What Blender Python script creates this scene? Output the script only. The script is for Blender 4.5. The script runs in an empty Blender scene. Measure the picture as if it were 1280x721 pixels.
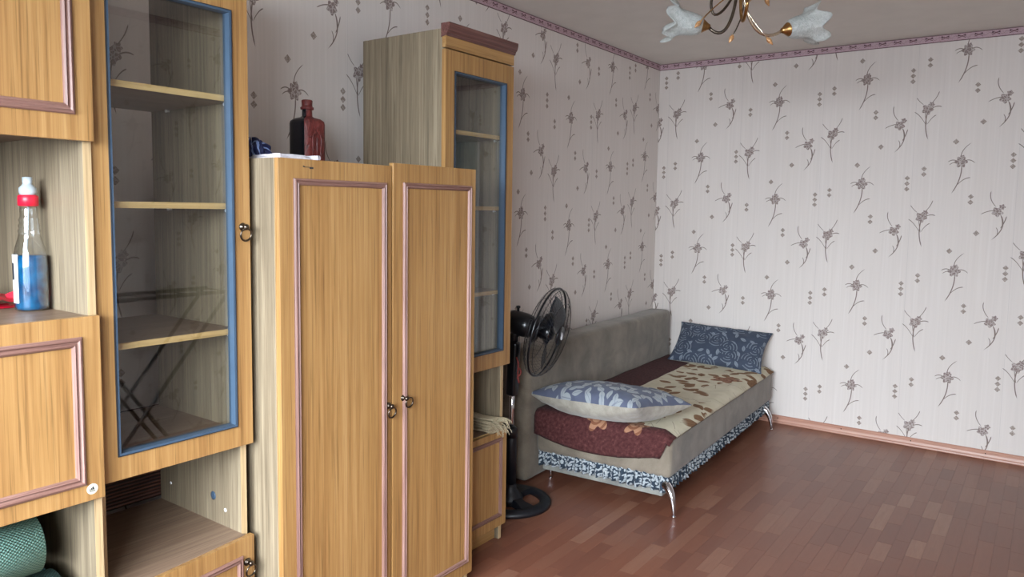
import bpy, bmesh, math, random
from mathutils import Vector, Matrix, noise
random.seed(7)
D = bpy.data; SC = bpy.context.scene; COL = SC.collection
pi = math.pi

# ------------------------------------------------------------------ camera
YAW, PITCH, ROLL, FPX, PPX, PPY = -0.617095, -0.0841917, 0.0155383, 936.0, 649.4, 340.0
CAM = Vector((2.415, -5.146, 1.433))
fw = Vector((math.sin(YAW)*math.cos(PITCH), math.cos(YAW)*math.cos(PITCH), math.sin(PITCH)))
rt = Vector((math.cos(YAW), -math.sin(YAW), 0)); up = rt.cross(fw)
CR = rt*math.cos(ROLL) + up*math.sin(ROLL); CU = -rt*math.sin(ROLL) + up*math.cos(ROLL); CF = fw
cd = D.cameras.new('camera'); cam = D.objects.new('camera', cd); COL.objects.link(cam); SC.camera = cam
cd.sensor_width = 36; cd.lens = FPX/1280*36; cd.clip_start = .02
cd.shift_x = (640-PPX)/1280; cd.shift_y = (PPY-360.5)/1280
m = Matrix((CR, CU, -CF)).transposed().to_4x4(); m.translation = CAM; cam.matrix_world = m

# ------------------------------------------------------------------ light and exposure
SC.view_settings.view_transform = 'Standard'; SC.view_settings.look = 'None'
SC.view_settings.gamma = 1; SC.view_settings.use_curve_mapping = False
SC.view_settings.exposure = 0.08
W = D.worlds.new('sky'); SC.world = W; W.use_nodes = True
W.node_tree.nodes['Background'].inputs[0].default_value = (.80, .89, 1, 1)
W.node_tree.nodes['Background'].inputs[1].default_value = 6.5
def area(name, loc, rot, sx, sy, power, col):
    l = D.lights.new(name, 'AREA'); l.shape = 'RECTANGLE'; l.size = sx; l.size_y = sy; l.energy = power; l.color = col
    o = D.objects.new(name, l); COL.objects.link(o); o.location = loc; o.rotation_euler = rot; return o
area('daylight', (3.4, -9.0, 2.9), (math.radians(90-15), 0, math.radians(17)), 6.0, 3.2, 2900, (.87, .94, 1.0))
por = area('window_portal', (1.85, -5.87, 1.45), (math.radians(90), 0, 0), 2.15, 1.4, 1, (1, 1, 1)); por.data.cycles.is_portal = True

# ------------------------------------------------------------------ materials
def lin(h):
    v = [int(h[i:i+2], 16)/255 for i in (0, 2, 4)]
    return tuple((c/12.92 if c <= .04045 else ((c+.055)/1.055)**2.4) for c in v) + (1,)
class NT:
    def __init__(s, name):
        s.mat = D.materials.new(name); s.mat.use_nodes = True; s.t = s.mat.node_tree; s.n = s.t.nodes
        s.b = s.n['Principled BSDF']; s.out = s.n['Material Output']
    def new(s, ty, **k):
        x = s.n.new(ty)
        for a, b in k.items(): setattr(x, a, b)
        return x
    def link(s, a, b): s.t.links.new(a, b)
    def put(s, sock, v):
        if hasattr(v, 'is_output'): s.link(v, sock)
        else: sock.default_value = v
    def m(s, op, a, b=None, c=None, clamp=False):
        x = s.new('ShaderNodeMath', operation=op, use_clamp=clamp)
        s.put(x.inputs[0], a)
        if b is not None: s.put(x.inputs[1], b)
        if c is not None: s.put(x.inputs[2], c)
        return x.outputs[0]
    def mad(s, a, b, c): return s.m('MULTIPLY_ADD', a, b, c)
    def coord(s, kind='Object'): return s.new('ShaderNodeTexCoord').outputs[kind]
    def map(s, v, scale=(1, 1, 1), loc=(0, 0, 0), rot=(0, 0, 0)):
        x = s.new('ShaderNodeMapping'); s.link(v, x.inputs[0]); s.put(x.inputs['Scale'], scale); s.put(x.inputs['Location'], loc); s.put(x.inputs['Rotation'], rot)
        return x.outputs[0]
    def noise(s, v, scale, detail=3, rough=.55, dist=0.0):
        x = s.new('ShaderNodeTexNoise'); s.link(v, x.inputs['Vector']); x.inputs['Scale'].default_value = scale
        x.inputs['Detail'].default_value = detail; x.inputs['Roughness'].default_value = rough; x.inputs['Distortion'].default_value = dist
        return x.outputs['Fac']
    def ramp(s, f, stops, interp='LINEAR'):
        x = s.new('ShaderNodeValToRGB'); s.put(x.inputs[0], f); r = x.color_ramp; r.interpolation = interp
        while len(r.elements) < len(stops): r.elements.new(.5)
        for e, (p, c) in zip(r.elements, stops): e.position = p; e.color = c if len(c) == 4 else (*c, 1)
        return x.outputs[0]
    def mix(s, f, a, b, mode='MIX'):
        x = s.new('ShaderNodeMix', data_type='RGBA', blend_type=mode); s.put(x.inputs[0], f); s.put(x.inputs[6], a); s.put(x.inputs[7], b)
        return x.outputs[2]
    def sep(s, v): x = s.new('ShaderNodeSeparateXYZ'); s.link(v, x.inputs[0]); return x.outputs
    def comb(s, a, b, c=0.0):
        x = s.new('ShaderNodeCombineXYZ'); s.put(x.inputs[0], a); s.put(x.inputs[1], b); s.put(x.inputs[2], c); return x.outputs[0]
    def bump(s, h, strength=.3, dist=.002):
        x = s.new('ShaderNodeBump'); s.put(x.inputs['Height'], h); x.inputs['Strength'].default_value = strength; x.inputs['Distance'].default_value = dist
        s.link(x.outputs[0], s.b.inputs['Normal'])
    def fin(s, col, rough=.5, metal=0.0, spec=None, coat=None):
        s.put(s.b.inputs['Base Color'], col); s.put(s.b.inputs['Roughness'], rough); s.put(s.b.inputs['Metallic'], metal)
        if spec is not None: s.b.inputs['Specular IOR Level'].default_value = spec
        if coat: s.b.inputs['Coat Weight'].default_value = coat[0]; s.b.inputs['Coat Roughness'].default_value = coat[1]
        return s.mat

def plain(name, hexcol, rough=.5, metal=0.0, nz=.06, scale=40, spec=None):
    t = NT(name); c = lin(hexcol); n = t.noise(t.coord(), scale, 2)
    a = tuple(x*(1-nz*2) for x in c[:3])+(1,); b = tuple(min(1, x*(1+nz*2)) for x in c[:3])+(1,)
    return t.fin(t.ramp(n, [(.3, a), (.7, b)]), rough, metal, spec)

def wood(name, cols, axis='z', fine=1.0, rough=.38, streak=.5, bump=.12, big=1.0):
    """veneer: long grain along the given axis; cols dark, mid, light"""
    t = NT(name); v = t.coord(); r = t.new('ShaderNodeObjectInfo').outputs['Random']
    off = t.comb(t.m('MULTIPLY', r, 7.3), t.m('MULTIPLY', r, 5.1), t.m('MULTIPLY', r, 3.7))
    va = t.new('ShaderNodeVectorMath', operation='ADD'); t.link(v, va.inputs[0]); t.link(off, va.inputs[1]); v = va.outputs[0]
    k = {'z': (1, 1, .018), 'y': (1, .018, 1), 'x': (.018, 1, 1)}[axis]
    n1 = t.noise(t.map(v, k), 75*fine, 5, .7, .25)
    n2 = t.noise(t.map(v, k), 190*fine, 3, .6)
    n3 = t.noise(t.map(v, tuple(x**.8 for x in k)), 12*big, 2, .5, .5)
    f = t.m('ADD', t.m('MULTIPLY', n1, .6), t.m('ADD', t.m('MULTIPLY', n3, .28), t.m('MULTIPLY', n2, .12)))
    c = t.ramp(f, [(.36, lin(cols[0])), (.5, lin(cols[1])), (.64, lin(cols[2]))])
    pore = t.ramp(n2, [(.33, (streak, streak, streak, 1)), (.44, (1, 1, 1, 1))])
    c = t.mix(1.0, c, pore, 'MULTIPLY')
    t.bump(n2, bump, .0006)
    return t.fin(c, rough)

M = {}
M['oak'] = wood('golden_veneer', ('845d35', '9c7546', 'ae8858'), 'z', 1.0, .36, .72)
M['oak_y'] = wood('golden_veneer_across', ('845d35', '9c7546', 'ae8858'), 'y', 1.0, .36, .72)
M['ash'] = wood('grey_brown_laminate', ('685c4b', '80725d', '998b74'), 'z', 1.35, .5, .70, big=2.2)
M['ash_y'] = wood('grey_brown_laminate_across', ('6b5546', '7d6654', '8f7a66'), 'y', 1.2, .45, .75)
M['edge'] = wood('shelf_edge_oak', ('b08d58', 'c4a26c', 'd6b884'), 'y', 1.4, .45, .75)
M['edge_z'] = wood('panel_edge_oak', ('a08460', 'b49a74', 'c6ae88'), 'z', 1.4, .45, .75)
M['mold_z'] = wood('mahogany_molding_upright', ('5e4038', '7c5a50', '9a7a70'), 'z', 1.6, .5, .75)
M['mold_y'] = wood('mahogany_molding_level', ('5e4038', '7c5a50', '94746a'), 'y', 1.6, .5, .75)
M['cornice'] = wood('cornice_wood', ('4c2c28', '66423c', '7e5a52'), 'y', 1.6, .32, .7)
M['skirt'] = wood('skirting_wood', ('a97864', 'bb8c78', 'c89c88'), 'x', 1.2, .4, .9)
def ribbed():
    t = NT('brown_ribbed_board'); v = t.coord(); s = t.sep(v)
    w = t.m('SINE', t.m('MULTIPLY', s[2], 2*pi/.011)); n = t.noise(t.map(v, (1, .2, 6)), 20, 3)
    c = t.ramp(t.m('ADD', t.m('MULTIPLY', w, .25), n), [(.3, lin('1f0f0c')), (.6, lin('4a2a20')), (.9, lin('6a4434'))])
    t.bump(w, .6, .003); return t.fin(c, .6)
M['rib'] = ribbed()
M['bead'] = plain('blue_grey_plastic', '3d4f62', .38, 0, .02)
M['gasket'] = plain('dark_gasket', '20262e', .5)
def glass(name, tint, fac=1.0, ior=1.5):
    t = NT(name); t.n.remove(t.b)
    tr = t.new('ShaderNodeBsdfTransparent'); tr.inputs[0].default_value = (*tint, 1)
    g = t.new('ShaderNodeBsdfGlossy'); g.inputs['Roughness'].default_value = .01
    fr = t.new('ShaderNodeFresnel'); bf = t.new('ShaderNodeNewGeometry').outputs['Backfacing']; t.put(fr.inputs[0], t.mad(bf, 1/ior-ior, ior))
    mx = t.new('ShaderNodeMixShader'); t.put(mx.inputs[0], t.m('MULTIPLY', fr.outputs[0], fac, clamp=True)); t.link(tr.outputs[0], mx.inputs[1]); t.link(g.outputs[0], mx.inputs[2])
    t.link(mx.outputs[0], t.out.inputs[0]); return t.mat
M['pane'] = glass('cabinet_glass', (.92, .93, .92), 1.0, 1.8)
M['window_pane'] = glass('window_glass', (.96, .97, .98), .8)
M['chrome'] = plain('chrome', 'd8d8dc', .12, 1.0, .01)
M['bronze'] = plain('aged_bronze', '5a5148', .3, 1.0, .1, 200)
M['brass'] = plain('antique_brass', 'b08a58', .28, 1.0, .12, 120)
M['brass_light'] = plain('champagne_metal', 'd9cdb8', .25, 1.0, .05, 120)
M['bud'] = plain('amber_bud', 'b98a5c', .3, .15, .15, 150)
M['black'] = plain('black_plastic', '0c0d11', .28, 0, .05)
M['black_soft'] = plain('black_plastic_satin', '14161c', .42, 0, .05)
M['sticker'] = plain('cream_sticker', 'c9c4b2', .6)
M['white_mark'] = plain('white_print', 'e4e6ea', .5, 0, .02)
M['red'] = plain('red_plastic', 'cf1b35', .35, 0, .05)
M['red_cord'] = plain('red_cord', '7a2a22', .6, 0, .1)
M['screw'] = plain('nail_head', '2c1c18', .4, .6)
M['white_pvc'] = plain('white_frame', 'e6e8ea', .35, 0, .02)
M['ceiling'] = None

# ------------------------------------------------------------------ wallpaper (printed motifs drawn with node maths)
def wallpaper(name, axis, period, x0, offs, kmin):
    t = NT(name); v = t.coord(); s = t.sep(v); U = s[0] if axis == 'x' else s[1]; Z = s[2]
    q = t.m('DIVIDE', t.m('SUBTRACT', U, x0-.07), period); k = t.m('FLOOR', q)
    scale = .5385/period
    a = t.mad(t.m('SUBTRACT', q, k), .5385, -.07)
    n = len(offs); fac = t.m('DIVIDE', t.m('ADD', t.m('SUBTRACT', k, float(kmin)), .5), float(n))
    s_k = t.ramp(fac, [(i/n, (o, o, o, 1)) for i, o in enumerate(offs)], 'CONSTANT')
    P = .648; zz0 = t.m('SUBTRACT', Z, s_k)
    def wrap(z0):
        return t.m('SUBTRACT', t.m('FLOORED_MODULO', t.m('ADD', zz0, P/2-z0), P), P/2)
    lines = []; blobs = []; dots = []
    def stroke(x, y, p0, p1, p2, w, ax):
        if ax == 'x': x, y = y, x; p0, p1, p2 = p0[::-1], p1[::-1], p2[::-1]
        h = p2[1]-p0[1]; tt = t.mad(y, 1/h, -p0[1]/h)
        c2 = p2[0]-2*p1[0]+p0[0]; c1 = 2*(p1[0]-p0[0])
        xc = t.mad(t.mad(tt, c2, c1), tt, p0[0])
        d = t.m('ABSOLUTE', t.m('SUBTRACT', x, xc))
        tu = t.m('MULTIPLY', t.m('SUBTRACT', 1.0, tt), tt)
        return t.m('SUBTRACT', t.m('MINIMUM', t.m('MULTIPLY', tu, 11*w), w*1.25), d)
    def head(x, y, cx, cy, R, lobes, ph):
        dx = t.m('SUBTRACT', x, cx); dy = t.m('SUBTRACT', y, cy)
        r = t.m('SQRT', t.mad(dx, dx, t.m('MULTIPLY', dy, dy))); th = t.m('ARCTAN2', dy, dx)
        co = t.m('COSINE', t.mad(th, float(lobes), ph))
        e = t.m('SUBTRACT', t.mad(co, R*.15, R*.85), r)
        vein = t.m('SINE', t.m('ADD', t.m('MULTIPLY', r, 420.0), t.m('MULTIPLY', co, 3.2)))
        return e, vein
    t_shift = 1.0
    defs = {
     'A': ((0, 0), [((.012, .02), (.05, .035), (.058, .1), .0022, 'y'), ((-.02, .02), (-.05, .03), (-.062, .068), .0022, 'y'), ((.02, -.004), (.045, .018), (.077, .004), .0024, 'x'),
            ((-.004, -.1), (-.022, -.035), (-.072, -.018), .0026, 'x'), ((0, -.1), (.012, -.05), (.05, -.042), .0026, 'x'), ((.004, -.012), (-.02, -.11), (.012, -.19), .0028, 'y'), ((-.012, -.02), (-.008, -.06), (0, -.1), .002, 'y')],
           [(0, -.006, .034, 5, .6), (.020, .020, .019, 6, .2)]),
     'C': ((.192, .325), [((.0, .02), (-.01, .09), (.05, .112), .0022, 'y'), ((-.015, .0), (-.045, .022), (-.07, -.002), .0022, 'x'), ((-.015, -.008), (-.04, .004), (-.062, -.02), .002, 'x'), ((.015, .002), (.055, .022), (.074, -.012), .0022, 'x'),
            ((.004, -.015), (.012, -.1), (-.042, -.19), .0028, 'y'), ((-.02, -.145), (.0, -.092), (.056, -.094), .0024, 'x')],
           [(0, -.002, .036, 6, 0.), (.006, .024, .017, 5, .5)]),
     'B': ((.395, .04), [((-.008, .016), (-.055, .045), (-.04, .115), .0022, 'y'), ((-.015, .0), (-.05, .0), (-.088, -.024), .0022, 'x'), ((.006, -.015), (.06, -.09), (-.03, -.175), .0028, 'y'),
            ((.042, -.03), (.036, -.07), (.014, -.105), .0026, 'y'), ((.01, -.02), (.03, -.07), (.02, -.11), .002, 'y'), ((-.008, -.095), (.012, -.12), (-.004, -.15), .002, 'y')],
           [(-.004, -.008, .031, 5, 1.4), (.018, .020, .018, 5, 0.)]),
    }
    L = None; Bm = None; Vn = None
    def mx(a_, b_): return b_ if a_ is None else t.m('MAXIMUM', a_, b_)
    for key, (c, st, hd) in defs.items():
        x = t.m('SUBTRACT', a, c[0]); y = wrap(c[1])
        for z_ in st: L = mx(L, stroke(x, y, *z_))
        for h_ in hd:
            e, vn = head(x, y, *h_); Bm = mx(Bm, e); Vn = mx(Vn, vn)
    Dm = None
    for (ax_, az, kind) in ((0, .27, 2), (.253, .103, 2), (.16, .443, 1), (.292, .553, 1), (.45, .325, 3)):
        x = t.m('ABSOLUTE', t.m('SUBTRACT', a, ax_)); y = wrap(az)
        if kind == 2: y = t.m('SUBTRACT', t.m('ABSOLUTE', y), .0165)
        if kind == 3: y = t.m('SUBTRACT', t.m('ABSOLUTE', t.m('SUBTRACT', t.m('ABSOLUTE', y), .0165)), .0165)
        y = t.m('ABSOLUTE', y); Dm = mx(Dm, t.m('SUBTRACT', .0175 if kind == 1 else .0158, t.m('ADD', x, y)))
    sm = lambda e: t.m('MULTIPLY', e, 900.0, clamp=True)
    pe = t.new('ShaderNodeTexVoronoi', feature='DISTANCE_TO_EDGE'); t.link(v, pe.inputs['Vector']); pe.inputs['Scale'].default_value = 62
    petal = t.m('LESS_THAN', pe.outputs['Distance'], .07)
    fl = t.noise(t.map(v, (1, 1, 1)), 130, 2); streak = t.noise(t.map(v, (1, 1, .02)), 70, 3); band = t.noise(t.map(v, (1, 1, .01)), 9, 1)
    base = t.ramp(streak, [(.3, lin('d9d1cc')), (.55, lin('ded6d1')), (.75, lin('e3dcd8'))])
    base = t.mix(t.m('MULTIPLY', band, .35), base, lin('ddd4ca'))
    cell = t.noise(t.comb(k, t.m('MULTIPLY', Z, 3.0), 0.0), 1.7, 1)
    fill = t.mix(cell, lin('9c8478'), lin('9b8f90')); fill = t.mix(t.m('MULTIPLY', sm(t.m('SUBTRACT', t.m('MULTIPLY', fl, .1), .05)), .45), fill, lin('cfc0bc'))
    fill = t.mix(t.m('MULTIPLY', t.m('MULTIPLY', Vn, 1.6, clamp=True), .55), fill, lin('6a5650'))
    c_ = t.mix(sm(Bm), base, t.mix(t.m('MULTIPLY', petal, .5), fill, base))
    c_ = t.mix(sm(L), c_, lin('7e6e66'))
    dcol = t.mix(t.m('GREATER_THAN', fl, .52), lin('94847a'), lin('b0a49c'))
    c_ = t.mix(sm(Dm), c_, dcol)
    seam = t.m('LESS_THAN', t.m('ABSOLUTE', t.m('SUBTRACT', a, -.062)), .0009)
    c_ = t.mix(t.m('MULTIPLY', seam, .35), c_, lin('a8a2a2'))
    hgt = t.m('ADD', t.m('MULTIPLY', streak, .6), t.m('ADD', t.m('MULTIPLY', t.noise(v, 500, 1), .4), t.m('MULTIPLY', sm(Bm), -.3)))
    t.bump(hgt, .25, .0012)
    return t.fin(c_, .62)
off_far = [.095, .196, .55, .003, .13, .57, .3, .1]
off_left = [.2, .5, .1, .33, .6, .25, .05, -.034+.648, .436, .364, .099, .2, .2]   # k = -11 .. 1
M['paper_far'] = wallpaper('wallpaper_far', 'x', .5385, .142, off_far, -1)
M['paper_left'] = wallpaper('wallpaper_left', 'y', .508, .142-.5385+.0305*0+.006, [off_left[i] for i in range(1, 12)], -10)
M['paper_right'] = wallpaper('wallpaper_right', 'y', .5385, .1, [.2, .5, .1, .33, .6, .25, .05, .4, .15, .36, .1, .2], -11)

def border_mat(name, axis):
    t = NT(name); v = t.coord(); s = t.sep(v); U = s[0] if axis == 'x' else s[1]; z = t.m('SUBTRACT', s[2], 2.478)
    az = t.m('ABSOLUTE', z)
    u = t.m('SUBTRACT', t.m('FLOORED_MODULO', U, .085), .0425); au = t.m('ABSOLUTE', u)
    bow = t.m('LESS_THAN', t.m('ABSOLUTE', t.m('SUBTRACT', t.m('ABSOLUTE', t.m('SUBTRACT', z, .003)), t.m('MULTIPLY', au, .45))), .0022)
    bow = t.m('MULTIPLY', bow, t.m('LESS_THAN', au, .02))
    dx = t.m('SUBTRACT', au, .016); dz = t.m('SUBTRACT', z, .006)
    leaf = t.m('LESS_THAN', t.m('ADD', t.m('MULTIPLY', dx, dx), t.m('MULTIPLY', t.m('MULTIPLY', dz, dz), 4.0)), .000036)
    vine = t.m('LESS_THAN', t.m('ABSOLUTE', t.m('SUBTRACT', z, t.m('MULTIPLY', t.m('SINE', t.m('MULTIPLY', U, 2*pi/.0425)), .007))), .0013)
    n = t.noise(v, 160, 3)
    c = t.ramp(n, [(.35, lin('b09098')), (.6, lin('c4aab2')), (.75, lin('d0bac0'))])
    c = t.mix(t.m('MULTIPLY', vine, .5), c, lin('7c545c'))
    c = t.mix(t.m('MULTIPLY', t.m('GREATER_THAN', n, .6), .4), c, lin('8b6670'))
    c = t.mix(bow, c, lin('6c4650')); c = t.mix(leaf, c, lin('4a2a34'))
    c = t.mix(t.m('GREATER_THAN', az, .0178), c, lin('5a3a42'))
    return t.fin(c, .6)
M['border_x'] = border_mat('border_print_far', 'x'); M['border_y'] = border_mat('border_print_side', 'y')
t = NT('ceiling_paint'); n = t.noise(t.coord(), 6, 4); t.bump(t.noise(t.coord(), 60, 3), .1, .002)
M['ceiling'] = t.fin(t.ramp(n, [(.3, lin('e0dbd4')), (.7, lin('e6e1da'))]), .75)

def plank_mat(name, use_attr):
    t = NT(name); v = t.coord()
    r = t.new('ShaderNodeAttribute', attribute_name='tone').outputs['Fac'] if use_attr else t.new('ShaderNodeObjectInfo').outputs['Random']
    va = t.new('ShaderNodeVectorMath', operation='ADD'); t.link(v, va.inputs[0]); t.link(t.comb(t.m('MULTIPLY', r, 31.0), t.m('MULTIPLY', r, 17.0), 0.0), va.inputs[1]); v = va.outputs[0]
    g = t.noise(t.map(v, (1, .08, 1)), 90, 4, .6, 1.2)
    c = t.ramp(r, [(0, lin('714738')), (.2, lin('7a4e3d')), (.45, lin('825441')), (.6, lin('784c3b')), (.85, lin('875c49')), (1, lin('926a56'))])
    c = t.mix(t.m('MULTIPLY', t.ramp(g, [(.35, (0, 0, 0, 1)), (.7, (1, 1, 1, 1))]), .35), c, lin('70402e'))
    t.bump(g, .05, .0004)
    return t.fin(c, .34, 0, .5)
M['plank'] = plank_mat('laminate_strip', False); M['plank_all'] = plank_mat('laminate_strip_far', True)
M['joint'] = plain('floor_joint', '68402f', .7)

# fabrics
def velour(name, cols, sc=6, bump=.25):
    t = NT(name); v = t.coord(); a = t.noise(v, sc, 4, .6, .4); b = t.noise(v, 350, 2)
    c = t.ramp(t.m('ADD', t.m('MULTIPLY', a, .75), t.m('MULTIPLY', b, .25)), [(.35, lin(cols[0])), (.5, lin(cols[1])), (.66, lin(cols[2]))])
    t.bump(b, bump, .002); t.b.inputs['Sheen Weight'].default_value = .25
    return t.fin(c, .9, 0, .15)
M['sofa'] = velour('khaki_velour', ('655c50', '766c5f', '877d6f'))
M['sofa_side'] = velour('brown_velour', ('3a2c26', '453630', '54443c'))
M['cream_cotton'] = velour('beige_cotton', ('8e887c', '9c968a', 'aaa498'), 20)
M['board'] = velour('base_board_cloth', ('70706c', '84847e', '93938c'), 10)

def leaf_layers(t, v, scale, layers, elong=2.4, R=.36, rnd=.8):
    """voronoi cells each holding one randomly turned leaf; returns mask, vein"""
    mask = None; vein = None
    for i in range(layers):
        vo = t.new('ShaderNodeTexVoronoi', feature='F1', voronoi_dimensions='2D'); t.link(t.map(v, (1, 1, 1), (i*3.37, i*1.91, 0)), vo.inputs['Vector'])
        vo.inputs['Scale'].default_value = scale; vo.inputs['Randomness'].default_value = rnd
        sub = t.new('ShaderNodeVectorMath', operation='SUBTRACT'); t.link(t.map(v, (1, 1, 1), (i*3.37, i*1.91, 0)), sub.inputs[0]); t.link(vo.outputs['Position'], sub.inputs[1])
        d = t.sep(sub.outputs[0]); col = t.sep(vo.outputs['Color'])
        ang = t.m('MULTIPLY', col[0], 6.28); ca = t.m('COSINE', ang); sa = t.m('SINE', ang)
        x = t.m('ADD', t.m('MULTIPLY', d[0], ca), t.m('MULTIPLY', d[1], sa)); y = t.m('SUBTRACT', t.m('MULTIPLY', d[1], ca), t.m('MULTIPLY', d[0], sa))
        x = t.m('MULTIPLY', x, scale); y = t.m('MULTIPLY', y, scale)
        ay = t.m('ABSOLUTE', y)
        e = t.m('SUBTRACT', t.m('MULTIPLY', t.m('SUBTRACT', R*R, t.m('MULTIPLY', x, x)), 1/(R*elong)*1.0), ay)
        mk = t.m('MULTIPLY', e, 60.0, clamp=True)
        vn = t.m('MULTIPLY', mk, t.m('LESS_THAN', ay, .012))
        mask = mk if mask is None else t.m('MAXIMUM', mask, mk); vein = vn if vein is None else t.m('MAXIMUM', vein, vn)
    return mask, vein
def navy_floral(name, scale, layers, base, leaf, spirals=False, r=.36):
    t = NT(name); v = t.coord('UV'); mask, vein = leaf_layers(t, v, scale, layers, 2.1, r)
    n = t.noise(v, 14, 3); b = t.mix(n, lin(base[0]), lin(base[1])); l = t.mix(t.noise(v, 30, 2), lin(leaf[0]), lin(leaf[1]))
    if spirals:
        vo = t.new('ShaderNodeTexVoronoi', feature='F1', voronoi_dimensions='2D'); t.link(v, vo.inputs['Vector']); vo.inputs['Scale'].default_value = 7.5; vo.inputs['Randomness'].default_value = .75
        sub = t.new('ShaderNodeVectorMath', operation='SUBTRACT'); t.link(v, sub.inputs[0]); t.link(vo.outputs['Position'], sub.inputs[1]); d = t.sep(sub.outputs[0])
        th = t.m('ARCTAN2', d[1], d[0]); sp = t.m('SINE', t.m('ADD', t.m('MULTIPLY', vo.outputs['Distance'], 42.0), t.m('MULTIPLY', th, 2.0)))
        arc = t.m('MULTIPLY', t.m('GREATER_THAN', sp, .55), t.m('LESS_THAN', vo.outputs['Distance'], .52))
        arc = t.m('MULTIPLY', arc, t.m('GREATER_THAN', t.m('SINE', t.mad(th, 3.0, .8)), -.55))
        mask = t.m('MAXIMUM', t.m('MULTIPLY', arc, .8), t.m('MULTIPLY', mask, t.m('GREATER_THAN', vo.outputs['Distance'], .40)))
    c = t.mix(mask, b, l); c = t.mix(t.m('MULTIPLY', vein, .7), c, lin(base[1]))
    t.bump(t.m('ADD', mask, t.m('MULTIPLY', t.noise(v, 200, 1), .5)), .3, .0015); t.b.inputs['Sheen Weight'].default_value = .08
    return t.fin(c, .8, 0, .2)
M['floral_near'] = navy_floral('navy_leaf_fabric', 11, 3, ('474d5e', '62677c'), ('8b929a', '9fa4a4'))
M['floral_far'] = navy_floral('navy_rose_fabric', 15, 1, ('333b49', '474f60'), ('6c7682', '828a94'), True)
M['frill'] = navy_floral('frill_leaf_fabric', 46, 3, ('1e2834', '36424f'), ('8e98a0', 'b8bcbc'), False, .40)

def blanket_mat():
    t = NT('brown_and_cream_blanket'); v = t.coord('UV'); s = t.sep(v)      # u across the seat, v along it, metres
    U, V = s[0], s[1]
    wob = t.m('MULTIPLY', t.m('SUBTRACT', t.noise(v, 7, 2), .5), .02)
    e1 = t.m('ADD', t.m('SUBTRACT', U, .235), wob)
    e2 = t.m('ADD', t.m('SUBTRACT', V, .05), wob)
    e3 = t.m('SUBTRACT', 1.86, V)
    cream = t.m('MULTIPLY', t.m('MINIMUM', e1, t.m('MINIMUM', e2, e3)), 300.0, clamp=True)
    mask, vein = leaf_layers(t, v, 7.6, 2, 1.9, .37, .9)
    clus = t.m('MULTIPLY', t.m('SUBTRACT', t.noise(v, 3.4, 1), .46), 30.0, clamp=True)
    mask = t.m('MULTIPLY', mask, clus)
    # large roses along the front half
    rose = None; ring = None
    for (cu, cv, R) in ((.60, 1.28, .10), (.52, .56, .095), (.36, .02, .07), (.56, .03, .065)):
        dx = t.m('SUBTRACT', U, cu); dy = t.m('SUBTRACT', V, cv); r = t.m('SQRT', t.mad(dx, dx, t.m('MULTIPLY', dy, dy))); th = t.m('ARCTAN2', dy, dx)
        R_ = t.mad(t.m('COSINE', t.mad(th, 5.0, cu*9)), R*.22, R*.8); e = t.m('MULTIPLY', t.m('SUBTRACT', R_, r), 400.0, clamp=True)
        rg = t.m('MULTIPLY', e, t.m('GREATER_THAN', t.m('SINE', t.m('ADD', t.m('MULTIPLY', r, 180.0), t.m('MULTIPLY', th, 2.0))), .35))
        rose = e if rose is None else t.m('MAXIMUM', rose, e); ring = rg if ring is None else t.m('MAXIMUM', ring, rg)
    brown = t.ramp(t.noise(v, 60, 3), [(.3, lin('3c1f20')), (.6, lin('52302f')), (.8, lin('684240'))])
    crm = t.ramp(t.noise(v, 9, 3), [(.3, lin('c4bba2')), (.7, lin('d4ccb6'))])
    c = t.mix(cream, brown, crm)
    pc = t.mix(t.noise(v, 25, 2), lin('6c4e36'), lin('927052'))
    c = t.mix(t.m('MULTIPLY', mask, cream), c, pc)
    c = t.mix(t.m('MULTIPLY', t.m('MULTIPLY', vein, cream), .5), c, lin('5a3a26'))
    c = t.mix(rose, c, lin('987058')); c = t.mix(t.m('MULTIPLY', ring, .8), c, lin('6c4230'))
    t.bump(t.noise(v, 240, 2), .5, .004); t.b.inputs['Sheen Weight'].default_value = .03
    return t.fin(c, .95, 0, .1)
M['blanket'] = blanket_mat()

# ------------------------------------------------------------------ mesh helpers
def obj(name, bm, mat, parent=None, smooth=False, origin=None):
    """link bm as one mesh object; geometry is in the parent's space"""
    me = D.meshes.new(name); 
    bmesh.ops.recalc_face_normals(bm, faces=bm.faces)
    if origin is not None:
        bmesh.ops.translate(bm, verts=bm.verts, vec=-Vector(origin))
    bm.to_mesh(me); bm.free()
    mats = mat if isinstance(mat, (list, tuple)) else [mat]
    for q in mats: me.materials.append(q)
    if smooth:
        for p in me.polygons: p.use_smooth = True
    o = D.objects.new(name, me); COL.objects.link(o)
    if parent: o.parent = parent
    if origin is not None: o.location = origin
    return o
def thing(name, label, cat, loc=(0, 0, 0), rz=0, group=None):
    o = D.objects.new(name, None); COL.objects.link(o); o.location = loc; o.rotation_euler = (0, 0, rz); o.empty_display_size = .05
    o['label'] = label; o['category'] = cat
    if group: o['group'] = group
    return o
def tag(o, label, cat, group=None):
    o['label'] = label; o['category'] = cat
    if group: o['group'] = group
    return o
def box(bm, x0, x1, y0, y1, z0, z1, bev=0, mi=0, seg=2):
    r = bmesh.ops.create_cube(bm, size=1); vs = r['verts']
    for v in vs: v.co = Vector((x0+(v.co.x+.5)*(x1-x0), y0+(v.co.y+.5)*(y1-y0), z0+(v.co.z+.5)*(z1-z0)))
    fs = {f for v in vs for f in v.link_faces}
    for f in fs: f.material_index = mi
    if bev:
        es = {e for v in vs for e in v.link_edges}
        rr = bmesh.ops.bevel(bm, geom=list(es), offset=bev, segments=seg, affect='EDGES', profile=.5)
        for f in rr['faces']: f.material_index = mi
    return bm
def B(*a, **k): return box(bmesh.new(), *a, **k)
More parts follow.
